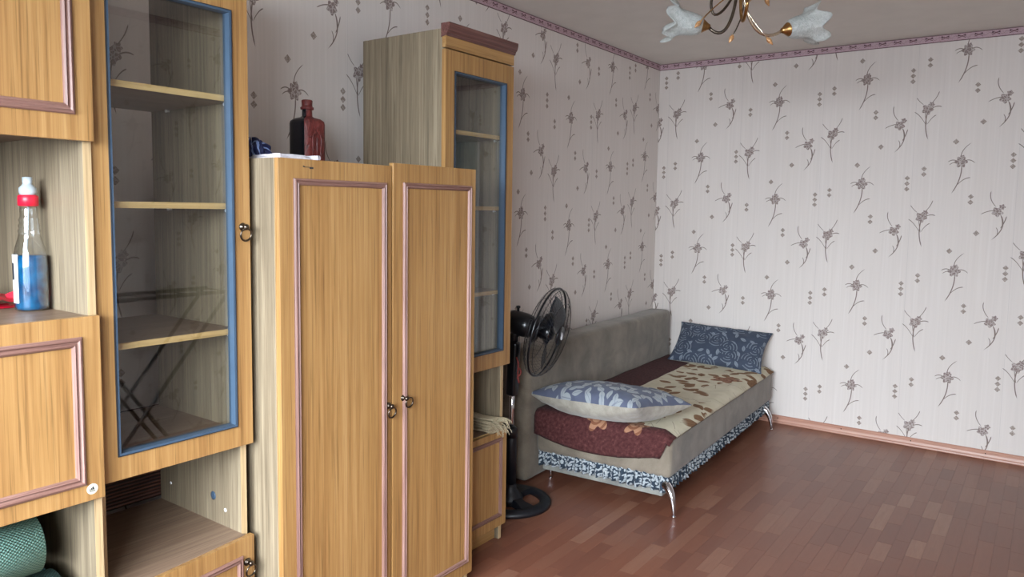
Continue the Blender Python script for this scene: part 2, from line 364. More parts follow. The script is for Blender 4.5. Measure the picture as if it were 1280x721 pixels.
def frame_plate(bm, x0, x1, y0, y1, z0, z1, hy0, hy1, hz0, hz1):
    O = [(y0, z0), (y1, z0), (y1, z1), (y0, z1)]; I = [(hy0, hz0), (hy1, hz0), (hy1, hz1), (hy0, hz1)]
    V = [[bm.verts.new((x, *p)) for p in L] for x in (x0, x1) for L in (O, I)]   # Oback Iback Ofront Ifront
    for i in range(4):
        j = (i+1) % 4
        bm.faces.new((V[0][i], V[0][j], V[1][j], V[1][i])); bm.faces.new((V[2][i], V[3][i], V[3][j], V[2][j]))
        bm.faces.new((V[0][i], V[2][i], V[2][j], V[0][j])); bm.faces.new((V[1][i], V[1][j], V[3][j], V[3][i]))
    return bm
def molding(x, y0, y1, z0, z1, w, h, mi_y=1):
    """mitred profile frame on a plane facing +x; outer rectangle given"""
    bm = bmesh.new(); prof = [(0, 0), (0, .45*h), (.12*w, .8*h), (.3*w, h), (.45*w, .62*h), (.58*w, .62*h), (.75*w, .95*h), (.92*w, .6*h), (w, .2*h), (w, 0)]
    rings = []
    for (cy, cz, sy, sz) in ((y0, z0, 1, 1), (y1, z0, -1, 1), (y1, z1, -1, -1), (y0, z1, 1, -1)):
        rings.append([bm.verts.new((x+b, cy+sy*a, cz+sz*a)) for a, b in prof])
    for i in range(4):
        a, b = rings[i], rings[(i+1) % 4]
        for k in range(len(prof)-1):
            f = bm.faces.new((a[k], b[k], b[k+1], a[k+1])); f.material_index = mi_y if i % 2 == 0 else 0
    return bm
def lathe(bm, prof, seg=24, center=(0, 0, 0), axis=(0, 0, 1), mi=0, fn=None):
    """prof: (radius, height) along axis"""
    ax = Vector(axis).normalized(); q = Vector((0, 0, 1)).rotation_difference(ax); c = Vector(center); rings = []
    for (r, h) in prof:
        ring = []
        for k in range(seg):
            th = 2*pi*k/seg; rr, hh = (r, h) if fn is None else fn(r, h, th)
            ring.append(bm.verts.new(c + q @ Vector((rr*math.cos(th), rr*math.sin(th), hh))))
        rings.append(ring)
    for a, b in zip(rings, rings[1:]):
        for k in range(seg):
            f = bm.faces.new((a[k], a[(k+1) % seg], b[(k+1) % seg], b[k])); f.material_index = mi; f.smooth = True
    for ring in (rings[0], rings[-1]):
        if prof[0 if ring is rings[0] else -1][0] > 1e-5 and fn is None:
            f = bm.faces.new(ring); f.material_index = mi
    return bm
def tube(bm, pts, rad, seg=8, closed=False, mi=0, cap=True):
    pts = [Vector(p) for p in pts]; n = len(pts); rings = []; prev = None
    for i, p in enumerate(pts):
        a = pts[(i-1) % n] if (closed or i > 0) else p; b = pts[(i+1) % n] if (closed or i < n-1) else p
        d = (b-a).normalized()
        if prev is None:
            u = d.orthogonal().normalized()
        else:
            u = (prev - d*prev.dot(d)); u = u.normalized() if u.length > 1e-6 else d.orthogonal().normalized()
        prev = u; w = d.cross(u); r = rad[i] if isinstance(rad, (list, tuple)) else rad
        rings.append([bm.verts.new(p + (u*math.cos(2*pi*k/seg) + w*math.sin(2*pi*k/seg))*r) for k in range(seg)])
    rng = range(n if closed else n-1)
    for i in rng:
        a, b = rings[i], rings[(i+1) % n]
        for k in range(seg):
            f = bm.faces.new((a[k], a[(k+1) % seg], b[(k+1) % seg], b[k])); f.smooth = True; f.material_index = mi
    if not closed and cap:
        for r_ in (rings[0], rings[-1]):
            f = bm.faces.new(r_); f.material_index = mi
    return bm
def bez(p0, p1, p2, p3, n=14):
    p0, p1, p2, p3 = map(Vector, (p0, p1, p2, p3)); o = []
    for i in range(n+1):
        t = i/n; o.append(p0*(1-t)**3 + p1*3*t*(1-t)**2 + p2*3*t*t*(1-t) + p3*t**3)
    return o
def grid(bm, f, nu, nv, uvf=None, mi=0, smooth=True):
    V = [[bm.verts.new(f(i/nu, j/nv)) for j in range(nv+1)] for i in range(nu+1)]
    uvl = bm.loops.layers.uv.verify() if uvf else None
    for i in range(nu):
        for j in range(nv):
            fc = bm.faces.new((V[i][j], V[i+1][j], V[i+1][j+1], V[i][j+1])); fc.smooth = smooth; fc.material_index = mi
            if uvf:
                for lp, (a, b) in zip(fc.loops, ((i, j), (i+1, j), (i+1, j+1), (i, j+1))): lp[uvl].uv = uvf(a/nu, b/nv)
    return V
def struct(o): o['kind'] = 'structure'; return o

# ------------------------------------------------------------------ room: 3.0 wide, 5.75 long, 2.5 high
H, WX, YB = 2.5, 3.0, -5.75
floor = struct(obj('floor', B(-.1, WX+.1, YB-.1, .1, -.12, -.0025), M['joint']))
struct(obj('ceiling', B(-.1, WX+.1, YB-.1, .1, H, H+.1), M['ceiling']))
struct(obj('wall_left', B(-.1, 0, YB-.1, .1, -.01, H), M['paper_left']))
struct(obj('wall_far', B(0, WX, 0, .1, -.01, H), M['paper_far']))
struct(obj('wall_right', B(WX, WX+.1, YB-.1, .1, -.01, H), M['paper_right']))
wy0, wy1, wz0, wz1 = .8, 2.9, .75, 2.14
bm = bmesh.new()
for a in ((0, wy0, -.01, H), (wy1, WX, -.01, H), (wy0, wy1, -.01, wz0), (wy0, wy1, wz1, H)): box(bm, a[0], a[1], YB-.12, YB, a[2], a[3])
struct(obj('wall_back', bm, M['ceiling']))
win = obj('window_1', B(wy0-.05, wy1+.05, YB-.01, YB+.16, wz0-.04, wz0-.002, bev=.004), M['white_pvc']); struct(win); 
bm = bmesh.new()
for a in ((wy0, wy0+.06), (wy1-.06, wy1), (1.47, 1.53), (2.17, 2.23)): box(bm, a[0], a[1], YB-.08, YB-.02, wz0, wz1, bev=.004)
for z in (wz0, wz1-.06): box(bm, wy0, wy1, YB-.079, YB-.021, z, z+.06, bev=.004)
obj('window_frame', bm, M['white_pvc'], win)
for a, b in ((wy0+.06, 1.47), (1.53, 2.17), (2.23, wy1-.06)): obj('pane', B(a, b, YB-.052, YB-.048, wz0+.06, wz1-.06), M['window_pane'], win)

# ceiling border print and skirting
for nm, a, mt in (('trim_1', (0.0, .0015, YB, -.0015), 'border_y'), ('trim_2', (0, WX, -.0015, 0), 'border_x'), ('trim_3', (WX-.0015, WX, YB, -.0015), 'border_y')):
    struct(obj(nm, B(*a, 2.456, 2.4995), M[mt]))
def skirting(name, p0, p1, nrm, mat):
    bm = bmesh.new(); prof = [(0, 0), (.022, 0), (.024, .004), (.022, .012), (.016, .016), (.012, .03), (.012, .047), (.006, .052), (0, .052)]
    p0, p1, n = Vector(p0), Vector(p1), Vector(nrm)
    a = [bm.verts.new(p0+n*d+Vector((0, 0, z))) for d, z in prof]; b = [bm.verts.new(p1+n*d+Vector((0, 0, z))) for d, z in prof]
    for i in range(len(prof)): j = (i+1) % len(prof); bm.faces.new((a[i], a[j], b[j], b[i]))
    bm.faces.new(a); bm.faces.new(b)
    return struct(obj(name, bm, mat))
sk = skirting('baseboard_far', (.0, 0, 0), (2.70, 0, 0), (0, -1, 0), M['skirt'])
M['skirt_y'] = wood('skirting_wood_side', ('a97864', 'bb8c78', 'c89c88'), 'y', 1.2, .4, .9)
skirting('baseboard_left', (0, YB, 0), (0, -.025, 0), (1, 0, 0), M['skirt_y'])
skirting('baseboard_right', (WX, YB, 0), (WX, -.025, 0), (-1, 0, 0), M['skirt_y'])
for x in (.96, 1.368, 1.776, 2.172, 2.56):
    obj('nail', lathe(bmesh.new(), [(.0035, 0), (.0035, .0015), (.001, .002)], 10, (x, -.0115, .034), (0, -1, 0)), M['screw'], sk)

# pale side door on the far wall, beyond the right edge of the photo (seen as a reflection in the far cabinet's glass)
M['door_paint'] = plain('pale_green_grey_paint', 'aab8b6', .4, 0, .03)
dr = struct(obj('door_1', B(2.74, 2.985, -.045, -.005, .012, 2.06, bev=.004), M['door_paint']))
obj('door_frame', B(2.705, 2.738, -.055, -.001, 0, 2.10, bev=.004), M['white_pvc'], dr)
for z0, z1 in ((.2, .95), (1.1, 1.9)): obj('panel', B(2.79, 2.935, -.051, -.0452, z0, z1, bev=.004), M['door_paint'], dr)

# floor strips: parquet-pattern laminate, each strip its own piece where it can be told apart
PWID = .0603; lens = [.20, .25, .30, .36]
def plank_bm(L):
    g = .0002; return B(-PWID/2+g, PWID/2-g, -L/2+g, L/2-g, -.0024, 0, bev=.0003, seg=1)
pmesh = []
for L in lens:
    b_ = plank_bm(L); me = D.meshes.new('plank'); b_.to_mesh(me); b_.free(); me.materials.append(M['plank']); pmesh.append(me)
planks = []
r_ = random.Random(3); x = PWID/2; row = 0
while x < WX-PWID/4:
    y = 0 - r_.random()*.25; first = -y
    if first > .02: planks.append((x, -first/2, first, None))
    y = -first
    while y > YB:
        i = r_.randrange(4); L = lens[i]; yc = y-L/2
        if y-L < YB: planks.append((x, (y+YB)/2, y-YB, None)); break
        planks.append((x, yc, L, i)); y -= L
    x += PWID
def proj(p):
    v = Vector(p)-CAM; w = v.dot(CF)
    return (PPX+FPX*v.dot(CR)/w, PPY-FPX*v.dot(CU)/w, w) if w > .05 else (-1, -1, w)
cand = []
for q in planks:
    X, Yp, w = proj((q[0], q[1], 0))
    vis = q[3] is not None and 585 < X < 1290 and Yp < 728 and not (q[0] < 1.0 and q[1] > -1.93) and q[0] > .45
    if vis: cand.append((w, q))
cand.sort(key=lambda c: c[0]); chosen = {c[1] for c in cand[:298]}
for q in planks:
    if q in chosen:
        o = D.objects.new('plank', pmesh[q[3]]); COL.objects.link(o); o.location = (q[0], q[1], 0); o.parent = floor
bm = bmesh.new(); tones = []
for q in planks:
    if q in chosen: continue
    g = .0002; L = q[2]
    if L < .003: continue
    n0 = len(bm.faces); box(bm, q[0]-PWID/2+g, min(WX, q[0]+PWID/2-g), q[1]-L/2+g, q[1]+L/2-g, -.0024, 0); tones += [random.random()]*(len(bm.faces)-n0)
rest = obj('laminate_strips', bm, M['plank_all'], floor); rest['kind'] = 'stuff'
at = rest.data.attributes.new('tone', 'FLOAT', 'FACE'); at.data.foreach_set('value', tones)

# ------------------------------------------------------------------ cabinets
def ring_handle(x, y, z, tilt=0.0):
    bm = bmesh.new()
    lathe(bm, [(.0, 0), (.0105, 0), (.0115, .002), (.009, .005), (.005, .007), (.0045, .012), (.0075, .015), (.008, .02), (.004, .024), (.0005, .0245)], 18, (x, y, z), (1, 0, 0))
    r = .0165; c = Vector((x+.017, y+math.sin(tilt)*.019, z-math.cos(tilt)*.021)); pts = []
    for k in range(24):
        th = 2*pi*k/24; pts.append(c+Vector((.006*math.cos(th)*.4, r*math.sin(th), r*math.cos(th))))
    tube(bm, pts, [.0022+.0008*(.5-.5*math.cos(2*pi*k/24)) for k in range(24)], 8, closed=True)
    return bm
def door_part(root, o0, x, y0, y1, z0, z1, mo=None, handle=None, th=.018, name='door', mold_w=.021, swing=None):
    """slab door with a mitred molding; mo = outer rectangle of the molding. coordinates in world, o0 = root location"""
    ox, oy, oz = o0
    d = obj(name, B(x-th-ox, x-ox, y0-oy, y1-oy, z0-oz, z1-oz, bev=.0012), M['oak'], root)
    if mo: obj('molding', molding(x-.0005-ox, mo[0]-oy, mo[1]-oy, mo[2]-oz, mo[3]-oz, mold_w, .009), [M['mold_z'], M['mold_y']], d)
    if handle: obj('handle', ring_handle(x-ox, handle[0]-oy, handle[1]-oz, handle[2] if len(handle) > 2 else 0), M['bronze'], d, True)
    return d
def glass_door(root, o0, x, y0, y1, z0, z1, hy0, hy1, hz0, hz1, handle=None):
    ox, oy, oz = o0
    d = obj('glass_door', frame_plate(bmesh.new(), x-.018-ox, x-ox, y0-oy, y1-oy, z0-oz, z1-oz, hy0-oy, hy1-oy, hz0-oz, hz1-oz), M['oak'], root)
    bm = bmesh.new(); w = .0075
    # bead standing just inside the opening
    frame_plate(bm, x-.026-ox, x+.003-ox, hy0-oy+.0005, hy1-oy-.0005, hz0-oz+.0005, hz1-oz-.0005, hy0+w-oy, hy1-w-oy, hz0+w-oz, hz1-w-oz)
    obj('glazing_bead', bm, M['bead'], d)
    bm = bmesh.new(); frame_plate(bm, x-.011-ox, x+.0042-ox, hy0-oy, hy1-oy, hz0-oz, hz1-oz, hy0+.002-oy, hy1-.002-oy, hz0+.002-oz, hz1-.002-oz)
    obj('gasket', bm, M['gasket'], d)
    obj('pane', B(x-.020-ox, x-.016-ox, hy0+w-.002-oy, hy1-w+.002-oy, hz0+w-.002-oz, hz1-w+.002-oz), M['pane'], d)
    if handle: obj('handle', ring_handle(x-ox, handle[0]-oy, handle[1]-oz), M['bronze'], d, True)
    return d
def side_panel(root, o0, x0, x1, y0, y1, z0, z1):
    ox, oy, oz = o0
    s = obj('side_panel', B(x0-ox, x1-.0012-ox, y0-oy, y1-oy, z0-oz, z1-oz), M['ash'], root)
    obj('edge_band', B(x1-.0012-ox, x1-ox, y0-oy, y1-oy, z0-oz, z1-oz), M['edge_z'], s); return s
def board(root, o0, x0, x1, y0, y1, z0, z1, name='shelf', mat='ash_y', edge=True):
    ox, oy, oz = o0
    s = obj(name, B(x0-ox, x1-.0015-ox, y0-oy, y1-oy, z0-oz, z1-oz), M[mat], root)
    if edge: obj('edge_band', B(x1-.0015-ox, x1-ox, y0-oy, y1-oy, z0-oz, z1-oz), M['edge'], s)
    return s
def peg(root, o0, x, y, z, s):
    obj('shelf_pin', lathe(bmesh.new(), [(.003, 0), (.003, .008), (.0045, .0085), (.0045, .012), (.001, .0125)], 10, (x-o0[0], y-o0[1], z-o0[2]), (0, s, 0)), M['white_pvc'], root)

# far tall cabinet
o = (.31, -2.80, 0); r = thing('glazed_cabinet', "tall narrow glass-door cabinet with dark cornice, between the wardrobe and the floor fan", 'cabinet', o)
yl, yr = -2.99, -2.60
side_panel(r, o, .09, .53, yl, yl+.018, 0, 2.10); side_panel(r, o, .09, .53, yr-.018, yr, 0, 2.10)
board(r, o, .09, .53, yl+.018, yr-.018, 2.082, 2.10, 'top_panel')
for z in (1.733, 1.441, 1.09): board(r, o, .10, .52, yl+.019, yr-.019, z-.016, z)
for z in (1.733, 1.441, 1.09): peg(r, o, .49, yr-.018, z-.020, -1)
board(r, o, .09, .53, yl+.018, yr-.018, .785, .803, 'shelf'); board(r, o, .09, .53, yl+.018, yr-.018, .472, .490, 'shelf')
board(r, o, .09, .53, yl+.018, yr-.018, .075, .093, 'shelf')
obj('plinth', B(.49-.31, .508-.31, yl+.019+2.8, yr-.019+2.8, 0, .075), M['oak_y'], r)
obj('back_panel', B(.085-.31, .089-.31, yl+2.8, yr+2.8, .08, .78), M['rib'], r)
glass_door(r, o, .552, -3.012, -2.583, .772, 2.018, -2.962, -2.633, .836, 1.944)
door_part(r, o, .552, -3.012, -2.597, .072, .488, (-2.97, -2.632, .115, .462), (-2.985+.06, .40), mold_w=.018)
obj('header_panel', B(.534-.31, .552-.31, -3.012+2.8, -2.583+2.8, 2.024, 2.072), M['oak_y'], r)
bm = bmesh.new(); prof = [(.530, 2.062), (.556, 2.066), (.560, 2.078), (.566, 2.084), (.571, 2.10), (.571, 2.112), (.530, 2.112)]
a = [bm.verts.new((x-.31, -3.014+2.8, z)) for x, z in prof]; b = [bm.verts.new((x-.31, -2.580+2.8, z)) for x, z in prof]
for i in range(len(prof)): j = (i+1) % len(prof); bm.faces.new((a[i], a[j], b[j], b[i]))
bm.faces.new(a); bm.faces.new(b); obj('cornice', bm, M['cornice'], r)

# wardrobe
o = (.40, -3.44, 0); r = thing('wardrobe', "two-door golden wood wardrobe with a bottle on top, lower than the cabinets beside it", 'wardrobe', o)
side_panel(r, o, .12, .680, -3.862, -3.844, 0, 1.562); side_panel(r, o, .12, .680, -3.034, -3.016, 0, 1.562)
board(r, o, .12, .680, -3.844, -3.034, 1.544, 1.562, 'top_panel'); board(r, o, .12, .680, -3.844, -3.034, .085, .103, 'shelf')
obj('back_panel', B(.115-o[0], .1195-o[0], -3.862-o[1], -3.016-o[1], .08, 1.562), M['rib'], r)
obj('plinth', B(.63-o[0], .648-o[0], -3.844-o[1], -3.034-o[1], 0, .085), M['oak_y'], r)
d = door_part(r, o, .700, -3.862, -3.437, .064, 1.562, (-3.815, -3.460, .108, 1.508), (-3.451, .793, .1), mold_w=.019)
bm = bmesh.new()
def scuff(y0, y1, z0, z1): box(bm, .700-o[0], .7006-o[0], y0-o[1], y1-o[1], z0, z1)
scuff(-3.778, -3.758, 1.5395, 1.5412); scuff(-3.758, -3.745, 1.536, 1.5412); scuff(-3.781, -3.776, 1.5405, 1.5436)
obj('scuff_mark', bm, M['gasket'], d)
door_part(r, o, .702, -3.432, -3.014, .064, 1.572, (-3.388, -3.040, .110, 1.512), (-3.385, .806, .75), mold_w=.019)

# glass-fronted cabinet, left of wardrobe
o = (.36, -4.09, 0); r = thing('glazed_cabinet', "large blue-edged glass-door cabinet with empty shelves, left of the two-door wardrobe", 'cabinet', o)
yl, yr = -4.300, -3.892
side_panel(r, o, .15, .578, yl, yl+.018, 0, 2.10); side_panel(r, o, .15, .578, yr-.018, yr, 0, 2.10)
board(r, o, .15, .578, yl+.018, yr-.018, 2.082, 2.10, 'top_panel')
for z in (1.726, 1.436, 1.089):
    board(r, o, .15, .570, yl+.019, yr-.019, z-.016, z)
    peg(r, o, .545, yr-.018, z-.020, -1); peg(r, o, .25, yr-.018, z-.020, -1)
board(r, o, .15, .578, yl+.018, yr-.018, .782, .80, 'shelf'); board(r, o, .15, .578, yl+.018, yr-.018, .060, .078, 'shelf')
bm = bmesh.new()
pts = [(.15, yl+.018), (.632, yl+.018), (.592, yr-.018), (.15, yr-.018)]
lo = [bm.verts.new((x-.36, y+4.09, .478)) for x, y in pts]; hi = [bm.verts.new((x-.36, y+4.09, .496)) for x, y in pts]
bm.faces.new(lo); bm.faces.new(hi)
for i in range(4): bm.faces.new((lo[i], lo[(i+1) % 4], hi[(i+1) % 4], hi[i]))
obj('shelf', bm, M['ash_y'], r)
obj('back_panel', B(.138-.36, .142-.36, yl+4.09, yr+4.09, .503, .80), M['rib'], r)
obj('plinth', B(.53-.36, .548-.36, yl+.019+4.09, yr-.019+4.09, 0, .06), M['oak_y'], r)
for (px_, pz, rad) in ((.21, .56, .005), (.44, .575, .013), (.50, .545, .006)):
    obj('screw_cap', lathe(bmesh.new(), [(rad, 0), (rad, .001), (rad*.6, .002), (.0005, .0022)], 14, (px_-.36, yr-.018+4.09, pz), (0, -1, 0)), M['bead' if rad > .01 else 'white_pvc'], r)
glass_door(r, o, .602, -4.312, -3.885, .760, 2.022, -4.262, -3.934, .818, 1.946, (-3.909, 1.372))
dd = door_part(r, (0, 0, 0), 0, 0, .425, -.435, 0, (.045, .383, -.395, -.048), (.398, -.072), mold_w=.019)
# the lower door hangs a little askew
dd.location = (.650-.36, -4.310+4.09, .494); dd.rotation_euler = (0, 0, math.radians(6.2))

# left unit
o = (.36, -4.7, 0); r = thing('wall_cabinet', "panelled wall unit at the left edge whose open niche holds the blue bottle", 'cabinet', o)
yl, yr = -5.11, -4.306
side_panel(r, o, .03, .612, yr-.018, yr, 0, 2.10); side_panel(r, o, .03, .612, yl, yl+.018, 0, 2.10)
for z0, z1, nm in ((2.082, 2.10, 'top_panel'), (1.585, 1.603, 'shelf'), (1.154, 1.172, 'shelf'), (.752, .77, 'shelf'), (.355, .373, 'shelf'), (.06, .078, 'shelf')):
    board(r, o, .03, .612 if nm == 'top_panel' or z0 != 1.154 else .6115, yl+.018, yr-.018, z0, z1, nm)
obj('back_panel', B(.025-.36, .0295-.36, yl+4.7, yr+4.7, .06, 2.10), M['rib'], r)
obj('plinth', B(.55-.36, .568-.36, yl+.019+4.7, yr-.019+4.7, 0, .06), M['oak_y'], r)
M2 = .023
door_part(r, o, .632, yl-.002, -4.3075, 1.570, 2.04, (yl+.042, -4.347, 1.626, 1.985), None, name='flap_door', mold_w=M2)
obj('header_panel', B(.614-.36, .632-.36, yl-.002+4.7, -4.3075+4.7, 2.045, 2.10), M['oak_y'], r)
fd = door_part(r, o, .632, yl-.002, -4.3075, .742, 1.173, (yl+.042, -4.349, .782, 1.128), None, name='flap_door', mold_w=M2)
# round white sticker with a three-bar mountain emblem and a small word line under it
sy, sz, sx = -4.3365+4.7, .7690, .632-.36
st = obj('sticker', lathe(bmesh.new(), [(.0005, 0), (.0125, 0), (.0125, .0006), (.0005, .00061)], 36, (sx, sy, sz), (1, 0, 0)), M['sticker'], r)
for p_ in st.data.polygons: p_.use_smooth = False
bm = bmesh.new()
def quad_yz(pts):
    vs = [bm.verts.new((sx+.0011, sy+a, sz+b)) for a, b in pts]; vb = [bm.verts.new((sx+.0006, sy+a, sz+b)) for a, b in pts]
    bm.faces.new(vs); bm.faces.new(vb)
    for i in range(len(pts)): bm.faces.new((vs[i], vs[(i+1) % len(pts)], vb[(i+1) % len(pts)], vb[i]))
for k, hgt in enumerate((.0028, .0052, .0078)):
    x0 = -.0068+k*.0040; quad_yz([(x0, -.0018), (x0+.0030, -.0018), (x0+.0030-.000, -.0018+.0006), (x0+.0030-hgt*.28, -.0018+hgt), (x0-hgt*.42+.0016, -.0018+hgt*.72)])
for k in range(6): x0 = -.0062+k*.0021; quad_yz([(x0, -.0056), (x0+.0014, -.0056), (x0+.0014, -.0036), (x0, -.0036)])
me_ = obj('emblem', bm, M['gasket'], r); 
for q in (st, me_): q.parent = fd
# (the door and the unit share one origin, so the sticker keeps its place)

# ------------------------------------------------------------------ small things in the wall unit
# bottle of blue cleaner
o = (.425, -4.366, 1.1725); r = thing('spray_bottle', 'clear plastic bottle half full of blue liquid with a red collar, in the left niche', 'bottle', o)
def clear_mat(name, tint, ior=1.35):
    t = NT(name); t.n.remove(t.b); tr = t.new('ShaderNodeBsdfTransparent'); tr.inputs[0].default_value = (*tint, 1)
    g = t.new('ShaderNodeBsdfGlossy'); g.inputs['Roughness'].default_value = .08; lw = t.new('ShaderNodeLayerWeight'); lw.inputs[0].default_value = .45
    mx = t.new('ShaderNodeMixShader'); t.put(mx.inputs[0], t.mad(lw.outputs['Facing'], .55, .08)); t.link(tr.outputs[0], mx.inputs[1]); t.link(g.outputs[0], mx.inputs[2]); t.link(mx.outputs[0], t.out.inputs[0]); return t.mat
M['clear'] = clear_mat('clear_plastic', (.93, .95, .95))
def blue_mat():
    t = NT('blue_liquid'); v = t.coord(); n = t.noise(v, 30, 2)
    t.b.inputs['Transmission Weight'].default_value = .35; t.b.inputs['IOR'].default_value = 1.33
    return t.fin(t.ramp(n, [(.35, lin('063c6a')), (.65, lin('1070a4'))]), .12, 0, .5)
M['blue_liquid'] = blue_mat()
body = [(.030, 0), (.0345, .003), (.036, .012), (.036, .10), (.035, .125), (.031, .15), (.025, .17), (.0215, .185), (.0235, .190), (.0205, .196), (.0225, .203), (.0195, .209), (.0215, .216), (.0185, .223), (.018, .240), (.0175, .252)]
obj('body', lathe(bmesh.new(), body, 32), M['clear'], r, True)
obj('liquid', lathe(bmesh.new(), [(.0285, .002), (.033, .005), (.0347, .012), (.0347, .10), (.0338, .124), (.0332, .132)], 32), M['blue_liquid'], r, True)
obj('collar', lathe(bmesh.new(), [(.0185, .249), (.0215, .250), (.0215, .272), (.019, .275), (.012, .276)], 24), M['red'], r, True, )
M['milky'] = plain('milky_plastic', 'aab4ba', .3, 0, .03)
obj('spout', lathe(bmesh.new(), [(.016, .275), (.0185, .282), (.018, .292), (.012, .298), (.0095, .302), (.0105, .306), (.0105, .317), (.004, .318)], 20), M['milky'], r, True)
obj('dip_tube', tube(bmesh.new(), bez((0, 0, .25), (.004, -.004, .19), (.012, -.018, .1), (.016, -.022, .135-.13), 10), .0022, 6), M['milky'], r)
# label patch wraps the left front of the bottle
bm = bmesh.new(); grid(bm, lambda u, w: (.0364*math.cos(-2.45+u*1.5-.2), .0364*math.sin(-2.45+u*1.5-.2), .02+w*.115), 12, 6)
obj('label', bm, [M['white_pvc']], r)
bm = bmesh.new(); grid(bm, lambda u, w: (.0367*math.cos(-1.75+u*.45-.2), .0367*math.sin(-1.75+u*.45-.2), .075+w*.04), 6, 4)
obj('label_print', bm, M['gasket'], r)
# red crumpled packet with ribbon
o = (.29, -4.44, 1.1725); r = thing('red_packet', "crumpled red packet with a yellow patch on the niche shelf behind the blue bottle", 'packet', o)
bm = bmesh.new()
def pk(u, w):
    x = (u-.5)*.13; y = (w-.5)*.15; h = .016+.036*math.exp(-((u-.4)**2+(w-.45)**2)*7) + .012*noise.noise(Vector((u*5, w*5, 1.3)))
    return (x, y, h)
grid(bm, pk, 16, 16); grid(bm, lambda u, w: ((u-.5)*.13, (w-.5)*.15, .001+.012*abs(noise.noise(Vector((u*4, w*4, 7.3))))*(1 if .02 < u < .98 else 0)), 16, 16)
M['red_foil'] = plain('red_foil', 'b3162c', .35, 0, .12, 25); M['yellow'] = plain('yellow_print', 'd8c93a', .5)
obj('body', bm, M['red_foil'], r)
bm = bmesh.new(); grid(bm, lambda u, w: (lambda q: (q[0]+.0, q[1], q[2]+.0015))(pk(.62+u*.22, .50+w*.25)), 4, 4); obj('yellow_patch', bm, M['yellow'], r)
bm = bmesh.new(); grid(bm, lambda u, w: (lambda q: (q[0], q[1], q[2]+.0024))(pk(.68+u*.1, .54+w*.16)), 3, 3); obj('dark_print', bm, M['gasket'], r)
bm = bmesh.new(); grid(bm, lambda u, w: (.03+.045*u-.01*w, .06+.045*u, .014+.010*math.sin(u*3.1)+.016*w), 12, 2)
obj('strap', bm, M['red_foil'], r)

# rolled mats in the lower left niche
def mat_tex(name, c0, c1):
    t = NT(name); v = t.coord(); s = t.sep(v)
    th = t.m('ARCTAN2', s[2], s[0]); a = t.m('SINE', t.m('MULTIPLY', s[1], 2*pi/.0085)); b = t.m('SINE', t.m('MULTIPLY', th, 56.0)); g = t.m('MULTIPLY', a, b)
    c = t.ramp(t.mad(g, .5, .5), [(.2, lin(c0)), (.75, lin(c1))]); t.bump(g, .6, .002); return t.fin(c, .75)
M['teal'] = mat_tex('green_foam', '5d9488', '97c2b4'); M['teal_dark'] = mat_tex('dark_teal_foam', '25464a', '3a6266')
def rolled(name, label, c, R, L, mat, cat='yoga mat'):
    bm = bmesh.new(); turns = 6; n = 190; th = .0055
    def spiral(i, off): a = 2*pi*turns*i/n; rr = R-th*1.1*(a/(2*pi)); rr = max(rr, .012)-off; return (rr*math.cos(a+2.2), rr*math.sin(a+2.2))
    ys = (-L/2, L/2); V = []
    for off in (0, th*.85):
        for y in ys: V.append([bm.verts.new((spiral(i, off)[0], y, spiral(i, off)[1])) for i in range(n)])
    for i in range(n-1):
        for q in ((V[0], V[1]), (V[2], V[3]), (V[0], V[2]), (V[1], V[3])):
            f = bm.faces.new((q[0][i], q[0][i+1], q[1][i+1], q[1][i])); f.smooth = True
    bm.faces.new((V[0][0], V[1][0], V[3][0], V[2][0])); bm.faces.new((V[0][-1], V[1][-1], V[3][-1], V[2][-1]))
    ob = obj(name, bm, mat); ob.location = c; return tag(ob, label, cat, None)
rolled('yoga_mat', 'rolled sea-green foam mat with a woven texture, upper roll in the lower left niche', (.490, -4.69, .630), .075, .56, M['teal'])
rolled('yoga_mat', 'dark teal foam roll lying under the sea-green mat in the lower left niche', (.500, -4.65, .465), .088, .56, M['teal_dark'])

# jar on top of the wardrobe: half black, half red-brown
o = (.315, -3.455, 1.5625); r = thing('ceramic_bottle', "square ceramic bottle, half black and half red-brown, on top of the wardrobe", 'bottle', o)
M['glaze_black'] = plain('black_glaze', '15151a', .22, 0, .05)
t = NT('red_brown_relief'); v = t.coord(); n = t.noise(t.map(v, (1, 1, .35)), 60, 3, .6, 1.5); t.bump(n, .9, .004)
M['glaze_red'] = t.fin(t.ramp(n, [(.35, lin('4c1c1a')), (.65, lin('7c3430'))]), .45)
bm = bmesh.new(); secs = [(.040, .040, 0), (.044, .044, .004), (.049, .047, .02), (.049, .047, .148), (.047, .045, .157), (.037, .036, .165), (.023, .023, .170), (.0175, .0175, .174), (.0165, .0165, .198)]
rings = []
for (hx, hy, z) in secs:
    ring = []
    for k in range(40):
        th = 2*pi*k/40+pi/40; p = 5.0 if hx > .03 else 2.0; c_, s_ = math.cos(th), math.sin(th)
        rr = 1/((abs(c_)**p+abs(s_)**p)**(1/p)); ring.append(bm.verts.new((hx*rr*c_, hy*rr*s_, z)))
    rings.append(ring)
for a, b in zip(rings, rings[1:]):
    for k in range(40):
        f = bm.faces.new((a[k], a[(k+1) % 40], b[(k+1) % 40], b[k])); f.smooth = True
        mx_ = sum((v.co for v in f.verts), Vector())/4
        f.material_index = 1 if (mx_.x + mx_.y*1.0 > .0) else 0
bm.faces.new(rings[0])
ob = obj('body', bm, [M['glaze_black'], M['glaze_red']], r)
obj('stopper', lathe(bmesh.new(), [(.0175, .196), (.022, .197), (.0225, .204), (.0185, .206), (.0175, .212), (.0185, .226), (.016, .229), (.002, .23)], 24), M['glaze_red'], r, True)
bm = bmesh.new()
